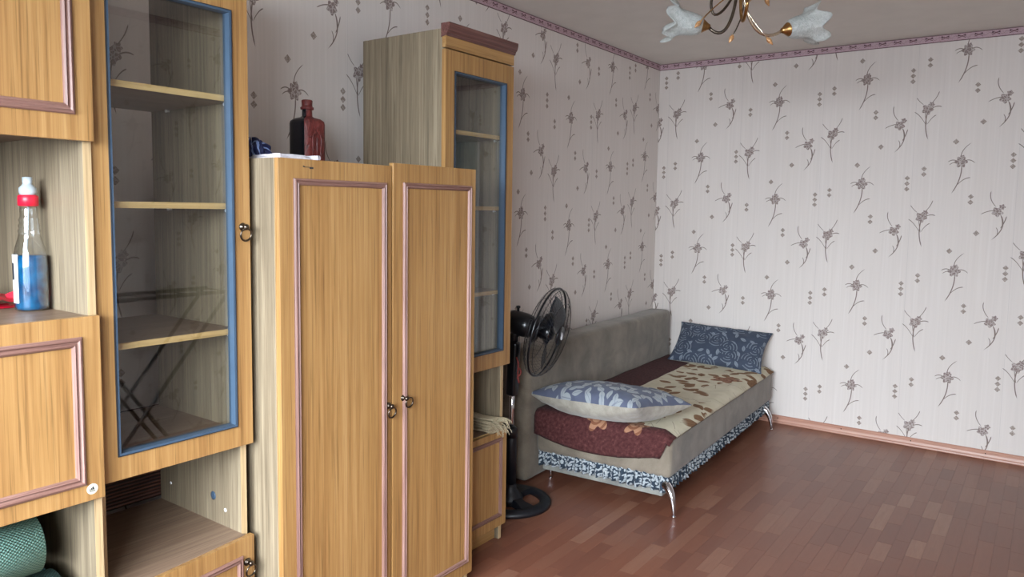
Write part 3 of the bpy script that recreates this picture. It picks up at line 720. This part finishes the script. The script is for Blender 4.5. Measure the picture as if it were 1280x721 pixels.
for (p0, p1, p2, p3) in (((.0500, -.02, .03), (.0505, -.01, .07), (.0505, -.03, .10), (.0500, -.005, .125)), ((.0500, .02, .03), (.0505, .005, .06), (.0505, .03, .09), (.0500, .01, .12)), ((.0500, 0, .02), (.0505, .0, .05), (.0505, 0, .08), (.0500, 0, .10)), ((.0500, -.03, .10), (.0505, -.01, .12), (.0505, .01, .12), (.0500, .03, .105))):
    tube(bm, bez(p0, p1, p2, p3, 10), .0028, 6)
obj('relief', bm, M['glaze_red'], r)

# folded white cloth + navy striped cloth on the wardrobe top
t = NT('white_linen'); v = t.coord(); n = t.noise(v, 60, 3); t.bump(n, .4, .002)
M['linen'] = t.fin(t.ramp(n, [(.3, lin('a7a1a6')), (.7, lin('c6c2c6'))]), .8)
bm = bmesh.new()
for k, (x0, x1, y0, y1, z, h) in enumerate(((.53, .672, -3.835, -3.735, .0, .006), (.54, .665, -3.83, -3.745, .0065, .006))):
    V1 = grid(bm, lambda u, w: (x0+u*(x1-x0), y0+w*(y1-y0), z+h+.003*noise.noise(Vector((u*3+k, w*3, 0)))), 12, 10)
    V0 = grid(bm, lambda u, w: (x0+u*(x1-x0), y0+w*(y1-y0), z), 12, 10)
    for i in range(12):
        bm.faces.new((V0[i][0], V0[i+1][0], V1[i+1][0], V1[i][0])); bm.faces.new((V0[i][-1], V0[i+1][-1], V1[i+1][-1], V1[i][-1]))
    for j in range(10):
        bm.faces.new((V0[0][j], V0[0][j+1], V1[0][j+1], V1[0][j])); bm.faces.new((V0[-1][j], V0[-1][j+1], V1[-1][j+1], V1[-1][j]))
ob = obj('folded_cloth', bm, M['linen']); ob.location = (0, 0, 1.5630); tag(ob, 'thin folded white cloth lying flat in front of the black and red bottle', 'cloth')
bm = bmesh.new(); pts = []
for i in range(48): a = i*.32; rr = .003+.0009*i*.28; pts.append((rr*math.cos(a), rr*math.sin(a)))
for i in range(47):
    (a0, b0), (a1, b1) = pts[i], pts[i+1]
    q = [bm.verts.new((x, a_, b_)) for x, a_, b_ in ((-.04, a0, b0), (.04, a0, b0), (.04, a1, b1), (-.04, a1, b1))]; f = bm.faces.new(q); f.smooth = True
bmesh.ops.remove_doubles(bm, verts=bm.verts, dist=1e-5)
ob = obj('rolled_napkin', bm, M['linen']); ob.scale = (.8, .55, .55); ob.location = (.650, -3.715, 1.5690); ob.rotation_euler = (0, 0, math.radians(12)); md = ob.modifiers.new('thickness', 'SOLIDIFY'); md.thickness = .0012
tag(ob, "small white rolled-up napkin at the front edge of the wardrobe top", 'napkin')
t = NT('navy_striped_cotton'); v = t.coord('UV'); s = t.sep(v); w = t.m('SINE', t.m('ADD', t.m('MULTIPLY', s[0], 58.0), t.m('MULTIPLY', t.noise(v, 3, 2), 7.0)))
M['navy_stripe'] = t.fin(t.mix(t.m('GREATER_THAN', w, .62), lin('101a4a'), lin('8fa6d8')), .6)
bm = bmesh.new()
def heap(u, w):
    a = 2*pi*u; rr = math.sin(pi*(.02+w*.5)); bump_ = 1+.16*math.sin(7*a+4*w)+.10*math.sin(13*a-6*w)
    return (.075*rr*math.cos(a)*bump_, .062*rr*math.sin(a)*bump_, .003+.062*math.cos(pi*.5*w)**.8*(1+.18*math.sin(5*a+w*5)))
grid(bm, heap, 60, 20, lambda u, w: (u*2, w)); bmesh.ops.remove_doubles(bm, verts=bm.verts, dist=1e-5)
ob = obj('crumpled_cloth', bm, M['navy_stripe']); ob.location = (.455, -3.775, 1.5615); ob.scale = (.80, .80, .95)
tag(ob, 'crumpled navy blue cloth with thin white stripes on the wardrobe top by the glazed cabinet', 'cloth')
# move the stack of cloth away from the heap
# cream fringed cloth on the shelf of the far cabinet
o = (.435, -2.665, .4905); r = thing('fringed_cloth', "cream fringed cloth poking out of the far cabinet's open shelf", 'cloth', o)
t = NT('cream_woven'); v = t.coord(); n = t.noise(v, 300, 2); s = t.sep(v); t.bump(t.m('SINE', t.m('MULTIPLY', t.m('ADD', s[1], s[2]), 700.0)), .6, .002)
M['cream'] = t.fin(t.ramp(n, [(.3, lin('a6987c')), (.7, lin('cabd9f'))]), .85)
bm = bmesh.new()
for k in range(5):
    z = .006+k*.0125; w_ = .040-.003*k
    sec = [(w_*math.cos(a)*1.0, .0068*math.sin(a)) for a in [2*pi*i/14 for i in range(14)]]
    rs = []
    for i in range(13):
        x = -.22+i*.028; dz = .003*math.sin(i*1.3+k); rs.append([bm.verts.new((x, y+.004*math.sin(i*.8+k)-(.015 if k % 2 else .012), z+zz+max(0, dz))) for y, zz in sec])
    for a_, b_ in zip(rs, rs[1:]):
        for q in range(14): f = bm.faces.new((a_[q], a_[(q+1) % 14], b_[(q+1) % 14], b_[q])); f.smooth = True
    bm.faces.new(rs[0]); bm.faces.new(rs[-1])
obj('folds', bm, M['cream'], r)
bm = bmesh.new(); rr = random.Random(5)
for k in range(30):
    y0 = rr.uniform(-.048, .022); z0 = rr.uniform(.02, .060)
    e = Vector((.152+rr.uniform(0, .018), y0+rr.uniform(-.012, .03), z0-rr.uniform(.01, .035)))
    tube(bm, bez((.112, y0, z0), (.140, y0, z0+.006), (.158, e.y, z0), e, 6), .0014, 5)
obj('fringe', bm, M['cream'], r)

# ------------------------------------------------------------------ sofa bed (own frame: x out from the backrest, y along)
SA = math.radians(2.6); SO = (.268, -2.028, 0)
r = thing('sofa_bed', 'grey-brown velour sofa bed with chrome horn legs, along the left wall in the far corner', 'sofa', SO, SA)
def soft_box(x0, x1, y0, y1, z0, z1, bev, nx=10, ny=24, nz=5, amp=.004, sc=5, seed=0.0):
    bm = B(x0, x1, y0, y1, z0, z1, bev=bev, seg=4)
    bmesh.ops.subdivide_edges(bm, edges=[e for e in bm.edges if e.calc_length() > .2], cuts=10, use_grid_fill=True)
    for v in bm.verts:
        v.co += Vector((noise.noise(v.co*sc+Vector((seed, 0, 0))), noise.noise(v.co*sc+Vector((0, seed+3, 0))), noise.noise(v.co*sc+Vector((0, 0, seed+7)))))*amp
    for f in bm.faces: f.smooth = True
    return bm
bb = soft_box(-.172, 0, 0, 1.965, .012, .715, .035, amp=.005)
ob = obj('backrest', bb, [M['sofa'], M['sofa_side']], r)
# seat mattress, box and base
obj('seat', soft_box(.004, .752, .075, 1.92, .165, .372, .028, amp=.004, sc=4), M['sofa'], r)
obj('seat_box', B(.03, .70, .11, 1.88, .065, .172, bev=.004), M['board'], r)
def ruffle(p0, p1, nrm, z0, z1, n, seed):
    bm = bmesh.new(); p0 = Vector(p0); p1 = Vector(p1); d = p1-p0; L = d.length; nr = Vector(nrm)
    def f(u, w):
        s = u*L; amp = .005+.009*w; off = .006+amp*math.sin(2*pi*s/.042+1.5*noise.noise(Vector((s*6, seed, 0))))+.006*noise.noise(Vector((s*22, w*3, seed)))
        p = p0+d*u+nr*(.004+off); z = z1+(z0-z1)*w + (.008*noise.noise(Vector((s*14, seed, 2)))*w); return (p.x, p.y, z)
    grid(bm, f, n, 6, lambda u, w: (u*L, w*(z1-z0)+seed)); return bm
obj('frill', ruffle((.02, .098, 0), (.735, .098, 0), (0, -1, 0), .098, .180, 170, .3), M['frill'], r).modifiers.new('thick', 'SOLIDIFY').thickness = .0015
obj('frill', ruffle((.722, .085, 0), (.722, 1.90, 0), (1, 0, 0), .100, .180, 420, .9), M['frill'], r).modifiers.new('thick', 'SOLIDIFY').thickness = .0015
def horn(px_, py_, dx, dy):
    bm = bmesh.new(); P0 = Vector((px_, py_, .135)); d = Vector((dx, dy, 0))
    pts = bez(P0, P0+d*.055+Vector((0, 0, -.005)), P0+d*.085+Vector((0, 0, -.06)), P0+d*.088+Vector((0, 0, -.131)), 14)
    tube(bm, pts, [.019*(1-i/14)**.7+.0055 for i in range(15)], 12)
    lathe(bm, [(.010, 0), (.010, .004), (.006, .006)], 12, (pts[-1].x, pts[-1].y, 0)); return bm
for a in ((.715, .10, .75, -.45), (.715, 1.80, .85, -.1), (.06, .20, -.2, -.3), (.06, 1.75, -.2, .2)):
    obj('leg', horn(*a), M['chrome'], r, True)

# blanket
bm = bmesh.new(); TOPZ = .382
def blk(u, w):
    uu = u*.752 + .0                      # across
    s = -.19 + w*2.03                      # along, negative = hangs over the near end
    # hem of the hanging end
    hem = .120+.045*math.sin(pi*min(1, u*1.05)); 
    s = max(s, -hem) if w < .12 else s
    zt = TOPZ+.004+.0035*noise.noise(Vector((uu*5, s*5, 0)))
    r0 = .03; y0 = .075
    if s < -r0: y = y0-.009-.004*math.sin(u*9); z = TOPZ-r0+(s+r0)
    elif s < r0:
        a = (s+r0)/(2*r0)*pi/2; y = y0-.009+(r0+.009)*(1-math.cos(a)); z = TOPZ-r0+ (r0+.006)*math.sin(a)
    else: y = y0+s; z = zt
    if u > .93: z -= (u-.93)/.07*.028 if s > -r0 else 0
    uu *= 1-.075*max(0, min(1, -s/.12))
    return (uu+.004, y, z)
grid(bm, blk, 40, 110, lambda u, w: (u*.752, -.19+w*2.03+.0))
ob = obj('blanket', bm, M['blanket']); ob.location = SO; ob.rotation_euler = (0, 0, SA); md = ob.modifiers.new('pile', 'SOLIDIFY'); md.thickness = .007; md.offset = 1
tag(ob, 'dark brown plush blanket with a cream floral centre, spread over the sofa seat', 'blanket')

# pillows
def pillow(name, label, L, Wd, T, mats, loc, rot, seed=0, split=0.0, uvs=1.0):
    """L along x, Wd along y; top half mats[0], bottom half mats[1]"""
    bm = bmesh.new(); N = 36
    def prof(u, w, sg):
        a = 2*u-1; b = 2*w-1
        ex = 1-.10*(1-abs(a)**2.2)*abs(b)**6; ey = 1-.09*(1-abs(b)**2.2)*abs(a)**6
        h = ((1-abs(a)**2.6)*(1-abs(b)**2.6))**.55
        h = max(h, 0); x = a*L/2*ey; y = b*Wd/2*ex
        wr = noise.noise(Vector((a*2.2, b*2.2, seed)))*.012*h + .006*noise.noise(Vector((a*7, b*7, seed)))*min(1, h*3)
        return (x, y, sg*(h*T/2)+wr + .010*(abs(a)**3)*(1 if seed == 1 else .5))
    vt = grid(bm, lambda u, w: prof(u, w, 1), N, N, lambda u, w: (u*L*uvs+seed, w*Wd*uvs), 0)
    grid(bm, lambda u, w: prof(u, w, -1), N, N, lambda u, w: (u*L*uvs, w*Wd*uvs), 1)
    bmesh.ops.remove_doubles(bm, verts=bm.verts, dist=1e-5)
    ob = obj(name, bm, mats); ob.location = loc; ob.rotation_euler = rot; md = ob.modifiers.new('smooth', 'SUBSURF'); md.levels = 1; md.render_levels = 1
    return tag(ob, label, 'pillow')
pillow('pillow', 'plump navy leaf-patterned pillow with plain beige underside, at the near end of the sofa bed', .71, .47, .185, [M['floral_near'], M['cream_cotton']], (.63, -1.83, .468), (math.radians(-8), math.radians(-5), math.radians(-10)), 1)
D.objects['pillow']['group'] = 'patterned pillows on the sofa bed'
pillow('pillow', 'navy rose-patterned pillow propped against the far wall at the head of the sofa bed', .66, .35, .13, [M['floral_far'], M['cream_cotton']], (.60, -.20, .510), (math.radians(44), math.radians(2), math.radians(4)), 2)
D.objects['pillow.001']['group'] = 'patterned pillows on the sofa bed'

# ------------------------------------------------------------------ floor fan
FX, FY = .335, -2.262
r = thing('floor_fan', 'black pedestal fan with a wire guard and round base, beside the sofa bed', 'fan', (FX, FY, 0))
bm = bmesh.new()
tp = [(.195*math.cos(2*pi*k/48), .195*math.sin(2*pi*k/48), .016) for k in range(48)]
rp = [(.034, .002), (.034, .016), (.024, .026), (.004, .030), (-.016, .028), (-.020, .002)]
rings = []
for k in range(56):
    th = 2*pi*k/56; rings.append([bm.verts.new(((.165+a)*math.cos(th), (.165+a)*math.sin(th), z)) for a, z in rp])
for k in range(56):
    a, b = rings[k], rings[(k+1) % 56]
    for j in range(6): f = bm.faces.new((a[j], b[j], b[(j+1) % 6], a[(j+1) % 6])); f.smooth = True
for ang in (-.35, 1.74, 3.84):
    d = Vector((math.cos(ang), math.sin(ang), 0)); p_ = Vector((-d.y, d.x, 0))
    V = []
    for s, wdt, h in ((.03, .030, .040), (.09, .028, .034), (.155, .045, .028)):
        c = d*s; V.append([bm.verts.new(c-p_*wdt+Vector((0, 0, .004))), bm.verts.new(c-p_*wdt*.8+Vector((0, 0, h))), bm.verts.new(c+p_*wdt*.8+Vector((0, 0, h))), bm.verts.new(c+p_*wdt+Vector((0, 0, .004)))])
    for a, b in zip(V, V[1:]):
        for j in range(4): bm.faces.new((a[j], a[(j+1) % 4], b[(j+1) % 4], b[j]))
lathe(bm, [(.062, .004), (.060, .036), (.045, .052), (.030, .075), (.028, .10)], 28)
obj('base', bm, M['black_soft'], r)
obj('lower_pole', lathe(bmesh.new(), [(.0265, .06), (.0265, .345), (.020, .36)], 20), M['black_soft'], r, True)
obj('height_collar', lathe(bmesh.new(), [(.020, .325), (.030, .33), (.031, .372), (.022, .38), (.018, .384)], 20), M['black'], r, True)
obj('upper_pole', lathe(bmesh.new(), [(.0125, .30), (.0125, .62)], 18), M['chrome'], r, True)
bm = bmesh.new(); box(bm, -.026, .026, -.024, .024, .535, .80, bev=.012, seg=4)
for v in bm.verts: v.co.x += (v.co.z-.535)*.06; v.co.y -= (v.co.z-.535)*.03
obj('control_box', bm, M['black'], r, True)
# head axis: to the image right, a little down and towards the viewer
AX = (CR*.90 - CU*.26 - CF*.36).normalized(); HC = Vector((0.045, .010, .886))
obj('neck', tube(bmesh.new(), [(.005, -.004, .78), (.012, -.006, .83), HC-AX*.01+Vector((0, 0, -.02))], [.024, .022, .026], 14), M['black'], r)
obj('motor_housing', lathe(bmesh.new(), [(.001, -.075), (.035, -.073), (.050, -.066), (.056, -.05), (.058, .02), (.052, .05), (.038, .06), (.034, .10)], 30, HC, AX), M['black'], r, True)
kn = obj('oscillation_knob', lathe(bmesh.new(), [(.006, 0), (.006, .02), (.010, .022), (.010, .032), (.003, .034)], 12, HC-AX*.02+Vector((0, 0, .050)), (0, 0, 1)), M['black'], r)
q = Vector((0, 0, 1)).rotation_difference(AX); GR = .213
GC = HC+AX*.135
def gp(rad, th, h): return GC + q @ Vector((rad*math.cos(th), rad*math.sin(th), h))
def guard(sign, nw, deep):
    bm = bmesh.new()
    for k in range(nw):
        th = 2*pi*k/nw; pts = []
        for i in range(8):
            s = i/7; rad = .045+(GR-.045)*s; pts.append(gp(rad, th+.35*sign*(1-s), sign*deep*math.sqrt(max(0, 1-(s*.985)**3))))
        tube(bm, pts, .0007, 4, cap=False)
    for rad, hh in ((GR*.985, .12), (GR*.72, .0), (.045, .0)):
        s = (rad-.045)/(GR-.045); h = sign*deep*math.sqrt(max(0, 1-(s*.985)**3)); tube(bm, [gp(rad, 2*pi*k/48, h) for k in range(48)], .0016, 5, closed=True)
    return bm
obj('rear_guard', guard(-1, 60, .058), M['black'], r); obj('front_guard', guard(1, 60, .062), M['black'], r)
obj('guard_rim', tube(bmesh.new(), [gp(GR, 2*pi*k/64, 0) for k in range(64)], .0052, 8, closed=True), M['black'], r)
obj('rear_plate', lathe(bmesh.new(), [(.001, -.062), (.062, -.062), (.064, -.054), (.045, -.045), (.001, -.045)], 30, GC, AX), M['black'], r, True)
M['blade'] = plain('smoke_black_blade', '23262c', .25)
for k in range(3):
    bm = bmesh.new()
    def bl(u, w):
        rad = .035+u*.140; th = 2*pi*k/3+(w-.5)*(.95+.55*math.sin(pi*min(1, u*1.1)))+.5*u; return gp(rad, th, (w-.5)*-.050*(1-.2*u))
    grid(bm, bl, 12, 10); o_ = obj('blade', bm, M['blade'], r); o_.modifiers.new('t', 'SOLIDIFY').thickness = .0018
obj('blade_hub', lathe(bmesh.new(), [(.038, -.028), (.040, .012), (.030, .026), (.001, .030)], 26, GC, AX), M['black'], r, True)
bd = obj('badge', lathe(bmesh.new(), [(.001, .058), (.043, .058), (.046, .062), (.042, .068), (.001, .070)], 30, GC, AX), M['black'], r, True)
bm = bmesh.new()
for (a0, b0, a1, b1) in ((-.018, -.012, .012, -.004), (-.014, .0, .018, .008), (-.006, .012, .016, .018)):
    V = [GC+q @ Vector((a, b, .0708)) for a, b in ((a0, b0), (a1, b1), (a1-.003, b1+.007), (a0-.003, b0+.007))]
    V2 = [p_+AX*.0008 for p_ in V]; a = [bm.verts.new(x) for x in V]; b = [bm.verts.new(x) for x in V2]; bm.faces.new(b); bm.faces.new(a)
    for i in range(4): bm.faces.new((a[i], a[(i+1) % 4], b[(i+1) % 4], b[i]))
obj('badge_print', bm, M['white_mark'], bd)
bm = bmesh.new(); tube(bm, bez((.036, -.02, .73), (.07, -.025, .69), (.04, -.03, .67), (.062, -.03, .61), 12), .004, 6); tube(bm, bez((.05, -.02, .68), (.075, -.01, .66), (.06, -.03, .65), (.05, -.03, .63), 12), .004, 6)
obj('cord', bm, M['red_cord'], r)

# ------------------------------------------------------------------ chandelier
CC = Vector((1.442, -2.424, 2.5))
r = thing('chandelier', "ceiling chandelier with frilled milky glass shades, curled bronze arms and amber buds", 'chandelier', CC)
obj('ceiling_rose', lathe(bmesh.new(), [(.055, -.001), (.055, -.012), (.040, -.028), (.018, -.04), (.010, -.05)], 28), M['brass'], r, True)
obj('stem', lathe(bmesh.new(), [(.006, -.045), (.006, -.12), (.016, -.13), (.024, -.15), (.028, -.18), (.022, -.21), (.010, -.225), (.008, -.235)], 22), M['brass'], r, True)
t = NT('frosted_crackle_glass'); v = t.coord(); n = t.noise(v, 70, 4, .7, 1.0); t.bump(n, 1.0, .006)
t.b.inputs['Transmission Weight'].default_value = .55; t.b.inputs['IOR'].default_value = 1.3
vc = t.ramp(n, [(.35, lin('d2d8d4')), (.6, lin('eef2f0'))]); M['shade'] = t.fin(vc, .35, 0, .6)
R2 = Vector((CR.x, CR.y, 0)).normalized(); A2 = Vector((-R2.y, R2.x, 0))     # room directions: photo-right and away
def arm(ang, tilt, mat, rad, rise=0, L=.145):
    d = R2*math.cos(ang)+A2*math.sin(ang); z = Vector((0, 0, 1))
    p = bez(z*-.20+d*.01, z*-.33+d*.005, d*L*.35+z*-.475, d*L+z*(-.395+rise), 16)
    a_ = obj('arm', tube(bmesh.new(), p, rad, 10), mat, r)
    e = p[-1]; sd = (d*math.cos(tilt)+z*math.sin(tilt)).normalized()
    obj('shade_holder', lathe(bmesh.new(), [(.001, -.008), (.009, -.006), (.012, .002), (.022, .016), (.027, .024), (.0275, .028), (.020, .027)], 22, e, sd), M['brass'], a_, True)
    def fn(rr, h, th):
        k = max(0, (h-.085)/.06); return rr*(1+.10*k*math.sin(th*6)), h + .022*k*math.sin(th*6+.7)
    bm = bmesh.new(); lathe(bm, [(.018, .018), (.026, .022), (.034, .034), (.040, .055), (.043, .08), (.046, .10), (.053, .118), (.064, .132), (.074, .140)], 60, e, sd, fn=fn)
    s_ = obj('shade', bm, M['shade'], a_, True); s_.modifiers.new('t', 'SOLIDIFY').thickness = .0025
arm(math.radians(16), math.radians(14), M['brass_light'], .0058, 0, .185); arm(math.radians(172), math.radians(10), M['bronze'], .0058, 0, .108); arm(math.radians(-95), math.radians(38), M['brass'], .0058, .055)
def sprig(ang, out, drop, mat, bulge=.06, rad=.0022, start=-.20):
    d = R2*math.cos(ang)+A2*math.sin(ang); z = Vector((0, 0, 1))
    p = bez(z*start, z*(start-.10)+d*bulge*.3, z*(drop+.11)+d*(bulge), z*drop+d*out, 16)
    w_ = obj('sprig', tube(bmesh.new(), p, rad, 7), mat, r); dd_ = (p[-1]-p[-2]).normalized()
    obj('bud', lathe(bmesh.new(), [(.001, -.002), (.0055, .002), (.0085, .010), (.0075, .019), (.003, .029), (.0005, .034)], 14, p[-1], dd_), M['bud'], w_, True)
sprig(math.radians(-8), .100, -.437, M['brass_light'], .004); sprig(math.radians(195), .022, -.428, M['bronze'], -.040)
sprig(math.radians(190), .147, -.385, M['brass'], .05); sprig(math.radians(15), .105, -.285, M['brass'], .05, start=-.15)
bm = bmesh.new(); dl = -R2
pl = [Vector((0, 0, -.22)), dl*.03+Vector((0, 0, -.30)), dl*.07+Vector((0, 0, -.365)), dl*.10+Vector((0, 0, -.34)), dl*.095+Vector((0, 0, -.29)), dl*.06+Vector((0, 0, -.26))]
pp = bez(pl[0], pl[1]+Vector((0, 0, -.03)), pl[2]+dl*.02+Vector((0, 0, -.02)), pl[3], 10) + bez(pl[3], pl[3]+dl*.01+Vector((0, 0, .04)), pl[4]+Vector((0, 0, .02)), pl[5], 8)[1:]
obj('scroll', tube(bmesh.new(), pp, .0048, 8), M['bronze'], r)

# ------------------------------------------------------------------ folding drying rack by the right wall (seen reflected in the glass door)
r = thing('drying_rack', "dark drying rack with crossed legs, seen only reflected in the left glass door", 'rack', (2.8, -3.05, 0))
def bar(name, p0, p1, rad=.011): obj(name, tube(bmesh.new(), [p0, p1], rad, 8), M['black_soft'], r)
for x in (-.13, .13):
    bar('leg', (x, .47, .915), (x, -.27, .012)); bar('leg', (x*.8, .19, .012), (x*.8, -.45, .915))
    bar('side_rail', (x, -.5, .925), (x, .5, .925))
for k in range(9): bar('rod', (-.13, -.48+k*.12, .925), (.13, -.48+k*.12, .925), .004)
